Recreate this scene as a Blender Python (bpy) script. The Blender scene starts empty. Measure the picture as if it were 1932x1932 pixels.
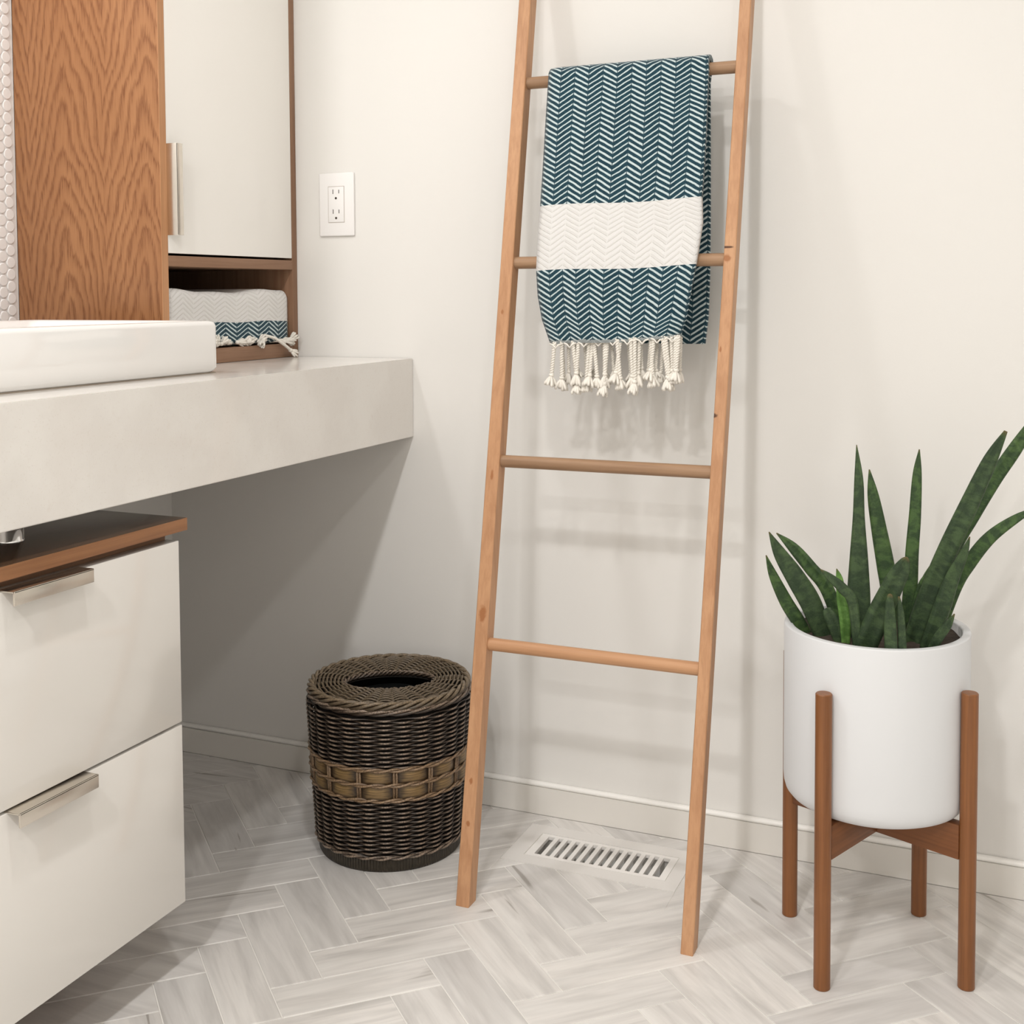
import bpy, bmesh, math, random
from mathutils import Vector, Matrix
random.seed(7)
PI = math.pi
sc = bpy.context.scene
C = sc.collection

# ------------------------------------------------------------------ camera
cam = bpy.data.objects.new('camera', bpy.data.cameras.new('camera'))
C.objects.link(cam)
cam.matrix_world = Matrix(((0.9183, -0.0146, 0.3955, 1.6466),
                           (0.3957, 0.0475, -0.9171, -2.0236),
                           (-0.0054, 0.9988, 0.0494, 0.95),
                           (0, 0, 0, 1)))
cam.data.sensor_width = 36
cam.data.lens = 2290 * 36 / 1932
cam.data.shift_y = -(966 - 667) / 1932
cam.data.clip_start = 0.05
sc.camera = cam

# ------------------------------------------------------------------ light
w = bpy.data.worlds.new('world'); sc.world = w
w.use_nodes = True
w.node_tree.nodes['Background'].inputs[0].default_value = (1, .93, .82, 1)
w.node_tree.nodes['Background'].inputs[1].default_value = 1.0  # ambient fill added to lift the shade, enters by the open front
def disk_light(x, y, e, r=.05, col=(1, .985, .972), z=2.43):
    l = bpy.data.lights.new('disk_light', 'AREA')
    l.shape = 'DISK'; l.size = 2 * r; l.energy = e; l.color = col
    o = bpy.data.objects.new('disk_light', l); C.objects.link(o)
    o.location = (x, y, z)
    return o
disk_light(1.18, -1.15, 6.5, .045)  # recessed ceiling downlight
disk_light(1.20, -2.55, 20, .06)  # unseen fill light added behind the camera
disk_light(2.20, -2.45, 10.5, .08)  # unseen fill added on the right, brightens the cabinet door
disk_light(1.20, -3.9, 24, .08)  # unseen far fill added to even out the back wall
disk_light(.20, -1.00, 5.5, .06, z=2.0)  # vanity sconce over the sink
sc.view_settings.view_transform = 'Standard'
sc.view_settings.look = 'None'
sc.view_settings.exposure = 0.05
sc.view_settings.gamma = 1
sc.view_settings.use_curve_mapping = False

# ------------------------------------------------------------------ helpers
class N:
    """small node-tree writer"""
    def __init__(s, name):
        s.m = bpy.data.materials.new(name); s.m.use_nodes = True
        s.t = s.m.node_tree; s.b = s.t.nodes['Principled BSDF']
    def n(s, typ, **kw):
        x = s.t.nodes.new(typ)
        for k, v in kw.items(): setattr(x, k, v)
        return x
    def l(s, a, b): s.t.links.new(a, b)
    def put(s, sock, v):
        if isinstance(v, bpy.types.NodeSocket): s.l(v, sock)
        elif v is not None: sock.default_value = v
    def math(s, op, a, b=None, c=None, clamp=False):
        x = s.n('ShaderNodeMath', operation=op, use_clamp=clamp)
        s.put(x.inputs[0], a)
        if b is not None: s.put(x.inputs[1], b)
        if c is not None: s.put(x.inputs[2], c)
        return x.outputs[0]
    def coord(s, kind='Object'): return s.n('ShaderNodeTexCoord').outputs[kind]
    def mapping(s, v, scale=(1, 1, 1), loc=(0, 0, 0), rot=(0, 0, 0)):
        x = s.n('ShaderNodeMapping'); s.l(v, x.inputs[0])
        s.put(x.inputs['Scale'], scale); s.put(x.inputs['Location'], loc); s.put(x.inputs['Rotation'], rot)
        return x.outputs[0]
    def noise(s, v, scale, detail=3, rough=.5, dist=0, w=None):
        x = s.n('ShaderNodeTexNoise')
        if w is not None: x.noise_dimensions = '4D'; s.put(x.inputs['W'], w)
        s.l(v, x.inputs['Vector']); x.inputs['Scale'].default_value = scale
        x.inputs['Detail'].default_value = detail; x.inputs['Roughness'].default_value = rough
        x.inputs['Distortion'].default_value = dist
        return x.outputs[0]
    def ramp(s, f, stops, interp='LINEAR'):
        x = s.n('ShaderNodeValToRGB'); s.put(x.inputs[0], f)
        r = x.color_ramp; r.interpolation = interp
        while len(r.elements) > 1: r.elements.remove(r.elements[-1])
        r.elements[0].position = stops[0][0]; r.elements[0].color = (*stops[0][1], 1)
        for p, c in stops[1:]:
            e = r.elements.new(p); e.color = (*c, 1)
        return x.outputs[0]
    def mix(s, f, a, b, mode='MIX'):
        x = s.n('ShaderNodeMix', data_type='RGBA', blend_type=mode)
        s.put(x.inputs[0], f)
        s.put(x.inputs[6], a if isinstance(a, bpy.types.NodeSocket) else (*a, 1))
        s.put(x.inputs[7], b if isinstance(b, bpy.types.NodeSocket) else (*b, 1))
        return x.outputs[2]
    def xyz(s, v):
        x = s.n('ShaderNodeSeparateXYZ'); s.l(v, x.inputs[0]); return x.outputs
    def bump(s, h, strength=.3, dist=.001):
        x = s.n('ShaderNodeBump'); x.inputs['Strength'].default_value = strength
        x.inputs['Distance'].default_value = dist; s.l(h, x.inputs['Height'])
        s.l(x.outputs[0], s.b.inputs['Normal'])
    def rnd(s): return s.n('ShaderNodeObjectInfo').outputs['Random']
    def out(s, col=None, rough=.5, metal=0, spec=None, coat=None):
        if col is not None: s.put(s.b.inputs['Base Color'], col if isinstance(col, bpy.types.NodeSocket) else (*col, 1))
        s.put(s.b.inputs['Roughness'], rough); s.b.inputs['Metallic'].default_value = metal
        if spec is not None: s.b.inputs['Specular IOR Level'].default_value = spec
        if coat is not None: s.b.inputs['Coat Weight'].default_value = coat; s.b.inputs['Coat Roughness'].default_value = .08
        return s.m

def plain(name, col, rough=.5, metal=0, spec=None, coat=None, var=.04, scale=6, bump=0, bscale=200):
    k = N(name); v = k.coord()
    f = k.noise(v, scale, 4)
    c = k.mix(f, tuple(min(1, x * (1 - var)) for x in col), tuple(min(1, x * (1 + var)) for x in col))
    if bump: k.bump(k.noise(v, bscale, 2), bump, .001)
    return k.out(c, rough, metal, spec, coat)

def mesh(name, vs, fs, mat=None, parent=None, loc=(0, 0, 0), rot=(0, 0, 0), smooth=False, uvs=None):
    me = bpy.data.meshes.new(name)
    me.from_pydata([tuple(v) for v in vs], [], fs)
    if uvs is not None:
        ul = me.uv_layers.new(name='UVMap')
        for lp in me.loops: ul.data[lp.index].uv = uvs[lp.vertex_index]
    if smooth:
        me.polygons.foreach_set('use_smooth', [True] * len(me.polygons))
    me.update()
    if mat: me.materials.append(mat)
    o = bpy.data.objects.new(name, me); C.objects.link(o)
    o.location = loc; o.rotation_euler = rot
    if parent: o.parent = parent
    return o

def frombm(name, bm, mat, parent=None, loc=(0, 0, 0), rot=(0, 0, 0), smooth=False, auto=False):
    me = bpy.data.meshes.new(name); bm.to_mesh(me); bm.free()
    if smooth or auto:
        me.polygons.foreach_set('use_smooth', [True] * len(me.polygons))
    if auto:
        try: me.set_sharp_from_angle(angle=math.radians(40))
        except Exception: pass
    me.materials.append(mat)
    o = bpy.data.objects.new(name, me); C.objects.link(o)
    o.location = loc; o.rotation_euler = rot
    if parent: o.parent = parent
    return o

def addbox(bm, x0, x1, y0, y1, z0, z1, bev=0, seg=2):
    r = bmesh.ops.create_cube(bm, size=1)
    for v in r['verts']:
        v.co = Vector((x0 + (v.co.x + .5) * (x1 - x0), y0 + (v.co.y + .5) * (y1 - y0), z0 + (v.co.z + .5) * (z1 - z0)))
    if bev:
        es = list({e for v in r['verts'] for e in v.link_edges})
        bmesh.ops.bevel(bm, geom=es, offset=bev, segments=seg, profile=.5, affect='EDGES')

def box(name, b, mat, parent=None, bev=0, seg=2, loc=(0, 0, 0), rot=(0, 0, 0)):
    bm = bmesh.new(); addbox(bm, *b, bev=bev, seg=seg)
    return frombm(name, bm, mat, parent, loc, rot, auto=bev > 0)

def empty(name, loc, label=None, cat=None, group=None, rot=(0, 0, 0)):
    o = bpy.data.objects.new(name, None); C.objects.link(o)
    o.location = loc; o.rotation_euler = rot; o.empty_display_size = .05
    tag(o, label, cat, group); return o

def tag(o, label=None, cat=None, group=None, kind=None):
    if label: o['label'] = label
    if cat: o['category'] = cat
    if group: o['group'] = group
    if kind: o['kind'] = kind
    return o

def tube(path, rad, sides=8, caps=True, flat=1.0):
    """vertices and faces of a tube along a polyline; rad a number or a list"""
    P = [Vector(p) for p in path]; n = len(P)
    R = rad if isinstance(rad, (list, tuple)) else [rad] * n
    vs, fs = [], []
    up = None
    for i in range(n):
        t = (P[min(i + 1, n - 1)] - P[max(i - 1, 0)]).normalized()
        if up is None:
            up = Vector((0, 0, 1)) if abs(t.z) < .9 else Vector((1, 0, 0))
        a = (up - t * up.dot(t)).normalized(); b = t.cross(a); up = a
        for k in range(sides):
            q = 2 * PI * k / sides
            vs.append(P[i] + a * math.cos(q) * R[i] + b * math.sin(q) * R[i] * flat)
    for i in range(n - 1):
        for k in range(sides):
            k2 = (k + 1) % sides
            fs.append((i * sides + k, i * sides + k2, (i + 1) * sides + k2, (i + 1) * sides + k))
    if caps:
        fs.append(tuple(range(sides))[::-1]); fs.append(tuple((n - 1) * sides + k for k in range(sides)))
    return vs, fs

def join(parts):
    vs, fs = [], []
    for v, f in parts:
        o = len(vs); vs += list(v); fs += [tuple(i + o for i in q) for q in f]
    return vs, fs

def ring(rf, zf, rad, seg, sides, rv=None):
    """closed strand round the z axis"""
    rv = rv or rad
    vs, fs = [], []
    for i in range(seg):
        th = 2 * PI * i / seg; r = rf(th); z = zf(th)
        for k in range(sides):
            q = 2 * PI * k / sides
            rr = r + rad * math.cos(q)
            vs.append((rr * math.cos(th), rr * math.sin(th), z + rv * math.sin(q)))
    for i in range(seg):
        j = (i + 1) % seg
        for k in range(sides):
            k2 = (k + 1) % sides
            fs.append((i * sides + k, j * sides + k, j * sides + k2, i * sides + k2))
    return vs, fs

def lathe(prof, seg=64, closed=False):
    vs, fs = [], []
    for i in range(seg):
        a = 2 * PI * i / seg
        for r, z in prof: vs.append((r * math.cos(a), r * math.sin(a), z))
    n = len(prof)
    for i in range(seg):
        j = (i + 1) % seg
        for k in range(n - 1 if not closed else n):
            k2 = (k + 1) % n
            fs.append((i * n + k, j * n + k, j * n + k2, i * n + k2))
    return vs, fs

# ------------------------------------------------------------------ materials
def wall_mat():
    k = N('wall_paint'); v = k.coord()
    c = k.mix(k.noise(v, 1.5, 2), (.80, .785, .755), (.83, .815, .785))
    k.bump(k.noise(v, 260, 3, .6), .12, .0006)
    return k.out(c, .62, spec=.35)
M_wall = wall_mat()
M_trim = plain('trim_paint', (.80, .775, .73), .38, var=.02)
M_trim_hilite = plain('trim_cap_highlight', (.96, .945, .91), .4, var=.02)  # near-white colour paints the highlight along the baseboard top
M_ceil = plain('ceiling_paint', (.85, .83, .80), .8, var=.02)

def tile_mat():
    k = N('floor_tile'); v = k.coord(); r = k.rnd()
    sh = k.n('ShaderNodeCombineXYZ')
    k.l(k.math('MULTIPLY', r, 37.0), sh.inputs[0]); k.l(k.math('MULTIPLY', r, 91.0), sh.inputs[1])
    ad = k.n('ShaderNodeVectorMath', operation='ADD'); k.l(v, ad.inputs[0]); k.l(sh.outputs[0], ad.inputs[1])
    u = ad.outputs[0]
    s1 = k.noise(k.mapping(u, (5, 38, 1)), 1.0, 4, .55, .6)
    s2 = k.noise(k.mapping(u, (9, 160, 1)), 1.0, 3, .6, .3)
    s3 = k.noise(k.mapping(u, (2.5, 24, 1)), 1.0, 2, .5, 1.2)
    base = k.mix(r, (.69, .67, .65), (.82, .79, .755))
    dark = k.ramp(s1, [(.40, (0, 0, 0)), (.72, (1, 1, 1))])
    c = k.mix(k.math('MULTIPLY', dark, .75), base, (.50, .48, .46))
    fine = k.ramp(s2, [(.42, (0, 0, 0)), (.75, (1, 1, 1))])
    c = k.mix(k.math('MULTIPLY', fine, .28), c, (.52, .50, .48))
    lite = k.ramp(s3, [(.48, (0, 0, 0)), (.7, (1, 1, 1))])
    c = k.mix(k.math('MULTIPLY', lite, .5), c, (.86, .84, .81))
    vein = k.ramp(s3, [(.27, (1, 1, 1)), (.31, (0, 0, 0))])
    c = k.mix(k.math('MULTIPLY', vein, .65), c, (.28, .25, .22))
    k.bump(s2, .05, .0004)
    return k.out(c, .42, spec=.4)
M_tile = tile_mat()
M_grout = plain('floor_grout', (.86, .84, .80), .85, var=.05, scale=30)
M_penny = plain('penny_tile_glaze', (.88, .87, .86), .18, var=.02)
M_pgrout = plain('penny_tile_grout', (.80, .79, .78), .8, var=.03)

def oak_panel_mat():
    """tall cathedral-figured oak veneer; panel coordinates: x across, z up"""
    k = N('figured_oak'); v = k.coord(); X, Y, Z = k.xyz(v)
    wob = k.noise(k.mapping(v, (5, 1, 3.2)), 1.0, 2, .5)
    fib = k.noise(k.mapping(v, (330, 1, 14)), 1.0, 3, .75)
    fib2 = k.noise(k.mapping(v, (620, 1, 14)), 1.0, 2, .6)
    xx = k.math('ADD', X, k.math('MULTIPLY', k.math('SUBTRACT', wob, .5), .06))
    # crests at x=.125 and x=.29, seams between them
    pp = k.n('ShaderNodeMath', operation='PINGPONG')
    k.l(k.math('ADD', xx, -.113 + 1.65), pp.inputs[0]); pp.inputs[1].default_value = .0825
    d = pp.outputs[0]
    arch = k.math('MULTIPLY', k.math('POWER', k.math('DIVIDE', d, .0825), 1.30), .27)
    big = k.math('MULTIPLY', k.noise(k.mapping(v, (9, 1, 7)), 1.0, 3, .5), .16)
    f = k.math('ADD', k.math('ADD', Z, arch), big)
    f = k.math('ADD', f, k.math('MULTIPLY', fib, .09))
    f = k.math('MULTIPLY', f, 17.0)
    fr = k.math('FRACT', f)
    line = k.ramp(fr, [(0, (0, 0, 0)), (.25, (.05, .05, .05)), (.55, (.40, .40, .40)), (.80, (1, 1, 1)), (.92, (.5, .5, .5)), (1, (0, 0, 0))])
    tone = k.noise(k.mapping(v, (14, 1, 2.5)), 1.0, 3, .5)
    base = k.mix(tone, (.31, .132, .052), (.46, .225, .10))
    streak = k.ramp(fib2, [(.35, (0, 0, 0)), (.65, (1, 1, 1))])
    c = k.mix(k.math('MULTIPLY', streak, .28), base, (.29, .12, .048))
    brk = k.ramp(fib, [(.30, (.25, .25, .25)), (.6, (1, 1, 1))])
    c = k.mix(k.math('MULTIPLY', k.math('MULTIPLY', line, brk), .92), c, (.16, .052, .016))
    k.bump(fib, .15, .0004)
    return k.out(c, .42, spec=.4)
M_oak = oak_panel_mat()

def wood_mat(name, c1, c2, dark, axis='z', rough=.45, spec=.35, knots=(), grain=1.0, streak=.5):
    k = N(name); v = k.coord()
    sc_ = {'z': (60, 60, 2.2), 'y': (60, 2.2, 60), 'x': (2.2, 60, 60)}[axis]
    s2_ = {'z': (300, 300, 9), 'y': (300, 9, 300), 'x': (9, 300, 300)}[axis]
    r = k.rnd()
    a = k.noise(k.mapping(v, sc_), grain, 4, .55, .8, w=k.math('MULTIPLY', r, 9.0))
    b = k.noise(k.mapping(v, s2_), grain, 3, .6, 0, w=r)
    big = k.noise(v, 7, 3)
    c = k.mix(big, c1, c2)
    c = k.mix(k.math('MULTIPLY', k.ramp(a, [(.45, (0, 0, 0)), (.65, (1, 1, 1))]), streak), c, dark)
    c = k.mix(k.math('MULTIPLY', k.ramp(b, [(.45, (0, 0, 0)), (.7, (1, 1, 1))]), .3), c, dark)
    for p, rx, rz, kc in knots:
        sb = k.n('ShaderNodeVectorMath', operation='SUBTRACT'); k.l(v, sb.inputs[0]); sb.inputs[1].default_value = p
        sm = k.n('ShaderNodeVectorMath', operation='MULTIPLY'); k.l(sb.outputs[0], sm.inputs[0]); sm.inputs[1].default_value = (1 / rx, 1 / .02, 1 / rz)
        ln = k.n('ShaderNodeVectorMath', operation='LENGTH'); k.l(sm.outputs[0], ln.inputs[0])
        wv = k.math('ADD', ln.outputs['Value'], k.math('MULTIPLY', k.math('SUBTRACT', k.noise(v, 150, 2), .5), .9))
        c = k.mix(k.ramp(wv, [(.55, (1, 1, 1)), (1.1, (0, 0, 0))]), c, kc)
    k.bump(b, .2, .0004)
    return k.out(c, rough, spec=spec)
PINE = ((.50, .262, .135), (.60, .345, .19), (.36, .17, .08))
M_rung = wood_mat('ladder_rung_wood', (.33, .20, .115), (.44, .275, .165), (.20, .11, .06), 'x')
M_teak = wood_mat('stand_teak', (.21, .075, .021), (.31, .125, .042), (.10, .032, .009), 'z', .38, .45)
M_teak_bar = wood_mat('stand_teak_bar', (.17, .06, .018), (.24, .09, .03), (.09, .03, .01), 'x', .4, .4)
M_wal = wood_mat('cabinet_edge_wood', (.26, .145, .088), (.34, .20, .125), (.17, .085, .045), 'y', .5, .3)
M_walz = wood_mat('cabinet_stile_wood', (.26, .145, .088), (.34, .20, .125), (.17, .085, .045), 'z', .5, .3)
M_shaded = wood_mat('shaded_board_wood', (.075, .040, .022), (.11, .06, .032), (.045, .022, .012), 'y', .14, .5)  # shade under the counter is put into this dark wood colour
M_ledge = wood_mat('ledge_wood', (.27, .12, .05), (.36, .17, .075), (.15, .06, .025), 'y', .28, .5)
M_inner_shade = wood_mat('cabinet_inner_shaded_wood', (.035, .018, .010), (.05, .027, .015), (.02, .01, .006), 'z', .4, .4)  # cubby shade is put into this near-black wood colour
M_lacq = plain('cream_lacquer', (.94, .92, .88), .16, var=.01, coat=.4)
M_lacq2 = plain('white_lacquer', (.80, .775, .735), .14, var=.01, coat=.5)
M_metal = plain('brushed_nickel', (.72, .67, .60), .27, metal=1, var=.05, scale=90)
M_chrome = plain('polished_chrome', (.85, .85, .85), .06, metal=1, var=.01)
M_porc = plain('glazed_porcelain', (.86, .845, .825), .08, var=.005, coat=.6)
M_pot = plain('matte_white_ceramic', (.71, .72, .735), .55, var=.008, spec=.4)
M_soil = plain('potting_soil', (.05, .035, .025), .95, var=.5, scale=120, bump=1, bscale=150)
M_plast = plain('white_plastic', (.90, .885, .875), .3, var=.005)
M_slotdark = plain('outlet_dark', (.06, .045, .035), .7)
M_duct = plain('duct_metal', (.075, .055, .042), .6, var=.15, scale=40)
M_cord = plain('cotton_cord', (.86, .82, .75), .85, var=.06, scale=300, bump=.4, bscale=900)

def quartz():
    k = N('quartz_stone'); v = k.coord()
    a = k.noise(v, 9, 5, .6); b = k.noise(v, 420, 2, .5); d = k.noise(v, 60, 3, .5)
    c = k.mix(k.ramp(a, [(.40, (0, 0, 0)), (.62, (1, 1, 1))]), (.78, .75, .71), (.82, .795, .755))
    c = k.mix(k.math('MULTIPLY', k.ramp(b, [(.62, (0, 0, 0)), (.72, (1, 1, 1))]), .22), c, (.60, .53, .46))
    c = k.mix(k.math('MULTIPLY', k.ramp(d, [(.64, (0, 0, 0)), (.74, (1, 1, 1))]), .12), c, (.64, .57, .49))
    return k.out(c, .13, spec=.5)
M_quartz = quartz()

def towel_mat(name, bands, w=.0247, slope=.62, pitch=.0094, u0=.026, edge=None):
    k = N(name); U, V, _ = k.xyz(k.n('ShaderNodeUVMap').outputs[0])
    u = k.math('ADD', U, 100 * w * 2 - u0)
    pp = k.n('ShaderNodeMath', operation='PINGPONG'); k.l(u, pp.inputs[0]); pp.inputs[1].default_value = w
    d = pp.outputs[0]
    cmb = k.n('ShaderNodeCombineXYZ'); k.l(U, cmb.inputs[0]); k.l(V, cmb.inputs[1])
    uv = cmb.outputs[0]
    wig = k.math('MULTIPLY', k.math('SUBTRACT', k.noise(uv, 70, 3), .5), .0028)
    f = k.math('ADD', k.math('SUBTRACT', V, k.math('MULTIPLY', d, slope)), wig)
    fr = k.math('FRACT', k.math('DIVIDE', k.math('ADD', f, 5.0), pitch))
    par = k.math('FLOORED_MODULO', k.math('FLOOR', k.math('DIVIDE', u, w)), 2.0)
    duty = k.math('ADD', .27, k.math('MULTIPLY', par, .12))
    tri = k.math('ABSOLUTE', k.math('SUBTRACT', fr, .5))
    on = k.math('MULTIPLY', k.math('ADD', k.math('SUBTRACT', k.math('MULTIPLY', duty, .5), tri), .035), 14.0, clamp=True)
    edgeline = k.math('GREATER_THAN', .0009, k.math('MINIMUM', d, k.math('SUBTRACT', w, d)))
    on = k.math('MULTIPLY', on, k.math('SUBTRACT', 1.0, k.math('MULTIPLY', edgeline, .8)))
    yarn = k.noise(k.mapping(uv, (420, 700, 1)), 1.0, 3, .6)
    tl = k.noise(uv, 45, 3)
    teal = k.mix(tl, (.012, .040, .060), (.026, .080, .108))
    teal = k.mix(k.ramp(yarn, [(.45, (0, 0, 0)), (.75, (1, 1, 1))]), teal, (.005, .016, .026))
    c = k.mix(on, teal, (.58, .68, .69))
    white = None
    for a, b in bands:
        m = k.math('MULTIPLY', k.math('GREATER_THAN', V, a), k.math('LESS_THAN', V, b))
        white = m if white is None else k.math('MAXIMUM', white, m)
    wl = k.mix(k.math('MULTIPLY', on, .5), (.75, .74, .725), (.64, .62, .595))
    c = k.mix(white, c, wl)
    if edge is not None:
        fz = k.math('LESS_THAN', k.math('ADD', V, k.math('MULTIPLY', k.math('SUBTRACT', k.noise(uv, 260, 2), .5), .008)), edge)
        c = k.mix(k.math('MULTIPLY', fz, .75), c, (.50, .54, .55))
    h = k.math('ADD', k.math('MULTIPLY', on, 1.0), k.math('MULTIPLY', yarn, .6))
    k.bump(h, .6, .0016)
    k.b.inputs['Sheen Weight'].default_value = .2
    return k.out(c, .9, spec=.15)
M_towel = towel_mat('herringbone_cotton', [(.125, .234)], edge=.006)
M_towel2 = towel_mat('herringbone_cotton_folded', [(.0440, 9)], w=.031, slope=.52, pitch=.0083, u0=.012)

# ------------------------------------------------------------------ the room
RX, RY, RZ = 2.75, -4.6, 2.45
REG = (.832, 1.134, -.196, -.052)          # floor register, outer
HOLE = (.866, 1.108, -.165, -.083)
box_t = .12
tag(box('wall_left', (-box_t, 0, RY, 0, -.1, RZ), M_wall), kind='structure')
tag(box('wall_back', (-box_t, RX + box_t, 0, box_t, -.1, RZ), M_wall), kind='structure')
tag(box('wall_right', (RX, RX + box_t, RY, 0, -.1, RZ), M_wall), kind='structure')
tag(box('ceiling', (-box_t, RX + box_t, RY - box_t, box_t, RZ, RZ + .1), M_ceil), kind='structure')

# floor slab (grout bed) with a hole for the register, tiles on it
bm = bmesh.new()
hx0, hx1, hy0, hy1 = HOLE
for b in ((0, hx0, RY, 0), (hx1, RX, RY, 0), (hx0, hx1, RY, hy0), (hx0, hx1, hy1, 0)):
    addbox(bm, b[0], b[1], b[2], b[3], -.1, -.0012)
floor = tag(frombm('floor', bm, M_grout), kind='structure')

def clip(poly, ax, val, keep_less):
    out = []
    for i in range(len(poly)):
        a, b = poly[i], poly[(i + 1) % len(poly)]
        ia = (a[ax] <= val) == keep_less; ib = (b[ax] <= val) == keep_less
        if ia: out.append(a)
        if ia != ib:
            t = (val - a[ax]) / (b[ax] - a[ax])
            out.append((a[0] + t * (b[0] - a[0]), a[1] + t * (b[1] - a[1])))
    return out

def cliprect(p, x0, x1, y0, y1):
    for ax, v, k in ((0, x1, True), (0, x0, False), (1, y1, True), (1, y0, False)):
        p = clip(p, ax, v, k)
        if len(p) < 3: return []
    return p

def inset(poly, d):
    n = len(poly); cx = sum(p[0] for p in poly) / n; cy = sum(p[1] for p in poly) / n
    q = []
    for i in range(n):
        a, b, c = poly[i - 1], poly[i], poly[(i + 1) % n]
        def nrm(p, r):
            dx, dy = r[0] - p[0], r[1] - p[1]; L = math.hypot(dx, dy) or 1
            return (-dy / L, dx / L)
        n1, n2 = nrm(a, b), nrm(b, c)
        mx, my = n1[0] + n2[0], n1[1] + n2[1]
        den = 1 + n1[0] * n2[0] + n1[1] * n2[1]
        if den < .05: den = .05
        q.append((b[0] + d * mx / den, b[1] + d * my / den))
    return q

def area(p): return .5 * sum(p[i - 1][0] * p[i][1] - p[i][0] * p[i - 1][1] for i in range(len(p)))

def slab(pieces, top=0.0, bot=-.004):
    vs, fs = [], []
    for p in pieces:
        if area(p) < 0: p = p[::-1]
        # drop coincident points
        p = [a for i, a in enumerate(p) if math.hypot(a[0] - p[i - 1][0], a[1] - p[i - 1][1]) > 1e-4]
        if len(p) < 3 or abs(area(p)) < 6e-5: continue
        q = inset(p, .0008); o = len(vs); n = len(p)
        vs += [(x, y, bot) for x, y in p] + [(x, y, top - .0007) for x, y in p] + [(x, y, top) for x, y in q]
        for i in range(n):
            j = (i + 1) % n
            fs.append((o + i, o + j, o + n + j, o + n + i)); fs.append((o + n + i, o + n + j, o + 2 * n + j, o + 2 * n + i))
        fs.append(tuple(o + 2 * n + i for i in range(n)))
    return vs, fs

O = (.535, -.521); E1 = (.05406, -.04991); E2 = (.05267, .05006)
def lat(i, j): return (O[0] + i * E1[0] + j * E2[0], O[1] + i * E1[1] + j * E2[1])
g = .013     # half joint, in lattice units
far = []
shared = {}
for i in range(-70, 75):
    for j in range(-70, 75):
        s = (i + j) % 6
        if s == 0: a, b, c, d = i, i + 3, j, j + 1; ang = math.atan2(E1[1], E1[0])
        elif s == 3: a, b, c, d = i, i + 1, j, j + 3; ang = math.atan2(E2[1], E2[0])
        else: continue
        full = [lat(a + g, c + g), lat(b - g, c + g), lat(b - g, d - g), lat(a + g, d - g)]
        cx = sum(p[0] for p in full) / 4; cy = sum(p[1] for p in full) / 4
        if not (-.15 < cx < RX + .15 and RY - .15 < cy < .15): continue
        rp = cliprect(full, .002, RX - .002, RY + .002, -.0125)
        if not rp: continue
        whole = len(rp) == 4 and abs(abs(area(rp)) - abs(area(full))) < 1e-7
        pcs = [rp]
        if cx > REG[0] - .16 and cx < REG[1] + .16 and cy > REG[2] - .16:
            x0, x1, y0, y1 = REG[0] - .0012, REG[1] + .0012, REG[2] - .0012, REG[3] + .0012
            if cliprect(rp, x0, x1, y0, y1):
                whole = False
                pcs = [q for q in (clip(rp, 0, x0, True), clip(rp, 0, x1, False),
                                   cliprect(rp, x0, x1, -9, y0), cliprect(rp, x0, x1, y1, 9)) if len(q) > 2]
        near = -.05 < cx < 2.02 and cy > -1.08 and not (cx < .5 and cy < -.62) and cx > .16 - cy * 0 and (cy > -.45 or cx > .25)
        near = near and not (cx < .62 and cy < -.95)
        if not near:
            far.append((cx, cy, pcs)); continue
        ca, sa = math.cos(-ang), math.sin(-ang)
        loc = [[((x - cx) * ca - (y - cy) * sa, (x - cx) * sa + (y - cy) * ca) for x, y in p] for p in pcs]
        if whole and s in shared:
            o = bpy.data.objects.new('tile', shared[s]); C.objects.link(o)
        else:
            vs, fs = slab(loc)
            if not fs: continue
            o = mesh('tile', vs, fs, M_tile)
            if whole: shared[s] = o.data
        o.location = (cx, cy, random.uniform(-.0002, .0002)); o.rotation_euler = (0, 0, ang); o.parent = floor
vs, fs = join([slab(p) for _, _, p in far])
tag(mesh('tile_field', vs, fs, M_tile, floor), kind='stuff')

# duct under the register
bm = bmesh.new()
addbox(bm, hx0 - .004, hx1 + .004, hy0 - .004, hy1 + .004, -.22, -.215)
addbox(bm, hx0 - .004, hx0, hy0, hy1, -.215, -.1); addbox(bm, hx1, hx1 + .004, hy0, hy1, -.215, -.1)
addbox(bm, hx0, hx1, hy0 - .004, hy0, -.215, -.1); addbox(bm, hx0, hx1, hy1, hy1 + .004, -.215, -.1)
frombm('duct', bm, M_duct, floor)

# floor register: marble border flush with the tiles, slatted grille
def border(name, o, i, z0, z1, mat, parent, ox=0, oy=0):
    x0, x1, y0, y1 = o; a0, a1, b0, b1 = i
    outer = [(x0, y0), (x1, y0), (x1, y1), (x0, y1)]; inner = [(a0, b0), (a1, b0), (a1, b1), (a0, b1)]
    vs = [(x - ox, y - oy, z) for z in (z0, z1) for p in (outer, inner) for x, y in p]
    fs = []
    for k in range(4):
        j = (k + 1) % 4
        fs += [(8 + k, 8 + j, 12 + j, 12 + k), (k, j, 8 + j, 8 + k), (4 + k, 12 + k, 12 + j, 4 + j), (k, 4 + k, 4 + j, j)]
    return mesh(name, vs, fs, mat, parent)
rcx, rcy = (REG[0] + REG[1]) / 2, (REG[2] + REG[3]) / 2
reg = empty('floor_register', (rcx, rcy, 0), 'flush stone floor register with slotted white grille, in the floor between the ladder feet', 'vent')
M_marb = plain('register_stone', (.79, .765, .735), .4, var=.06, scale=9)
M_marb2 = plain('register_grille_stone', (.90, .875, .845), .4, var=.04, scale=9)
b_in = (HOLE[0] - .003, HOLE[1] + .003, HOLE[2] - .003, HOLE[3] + .003)
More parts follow.
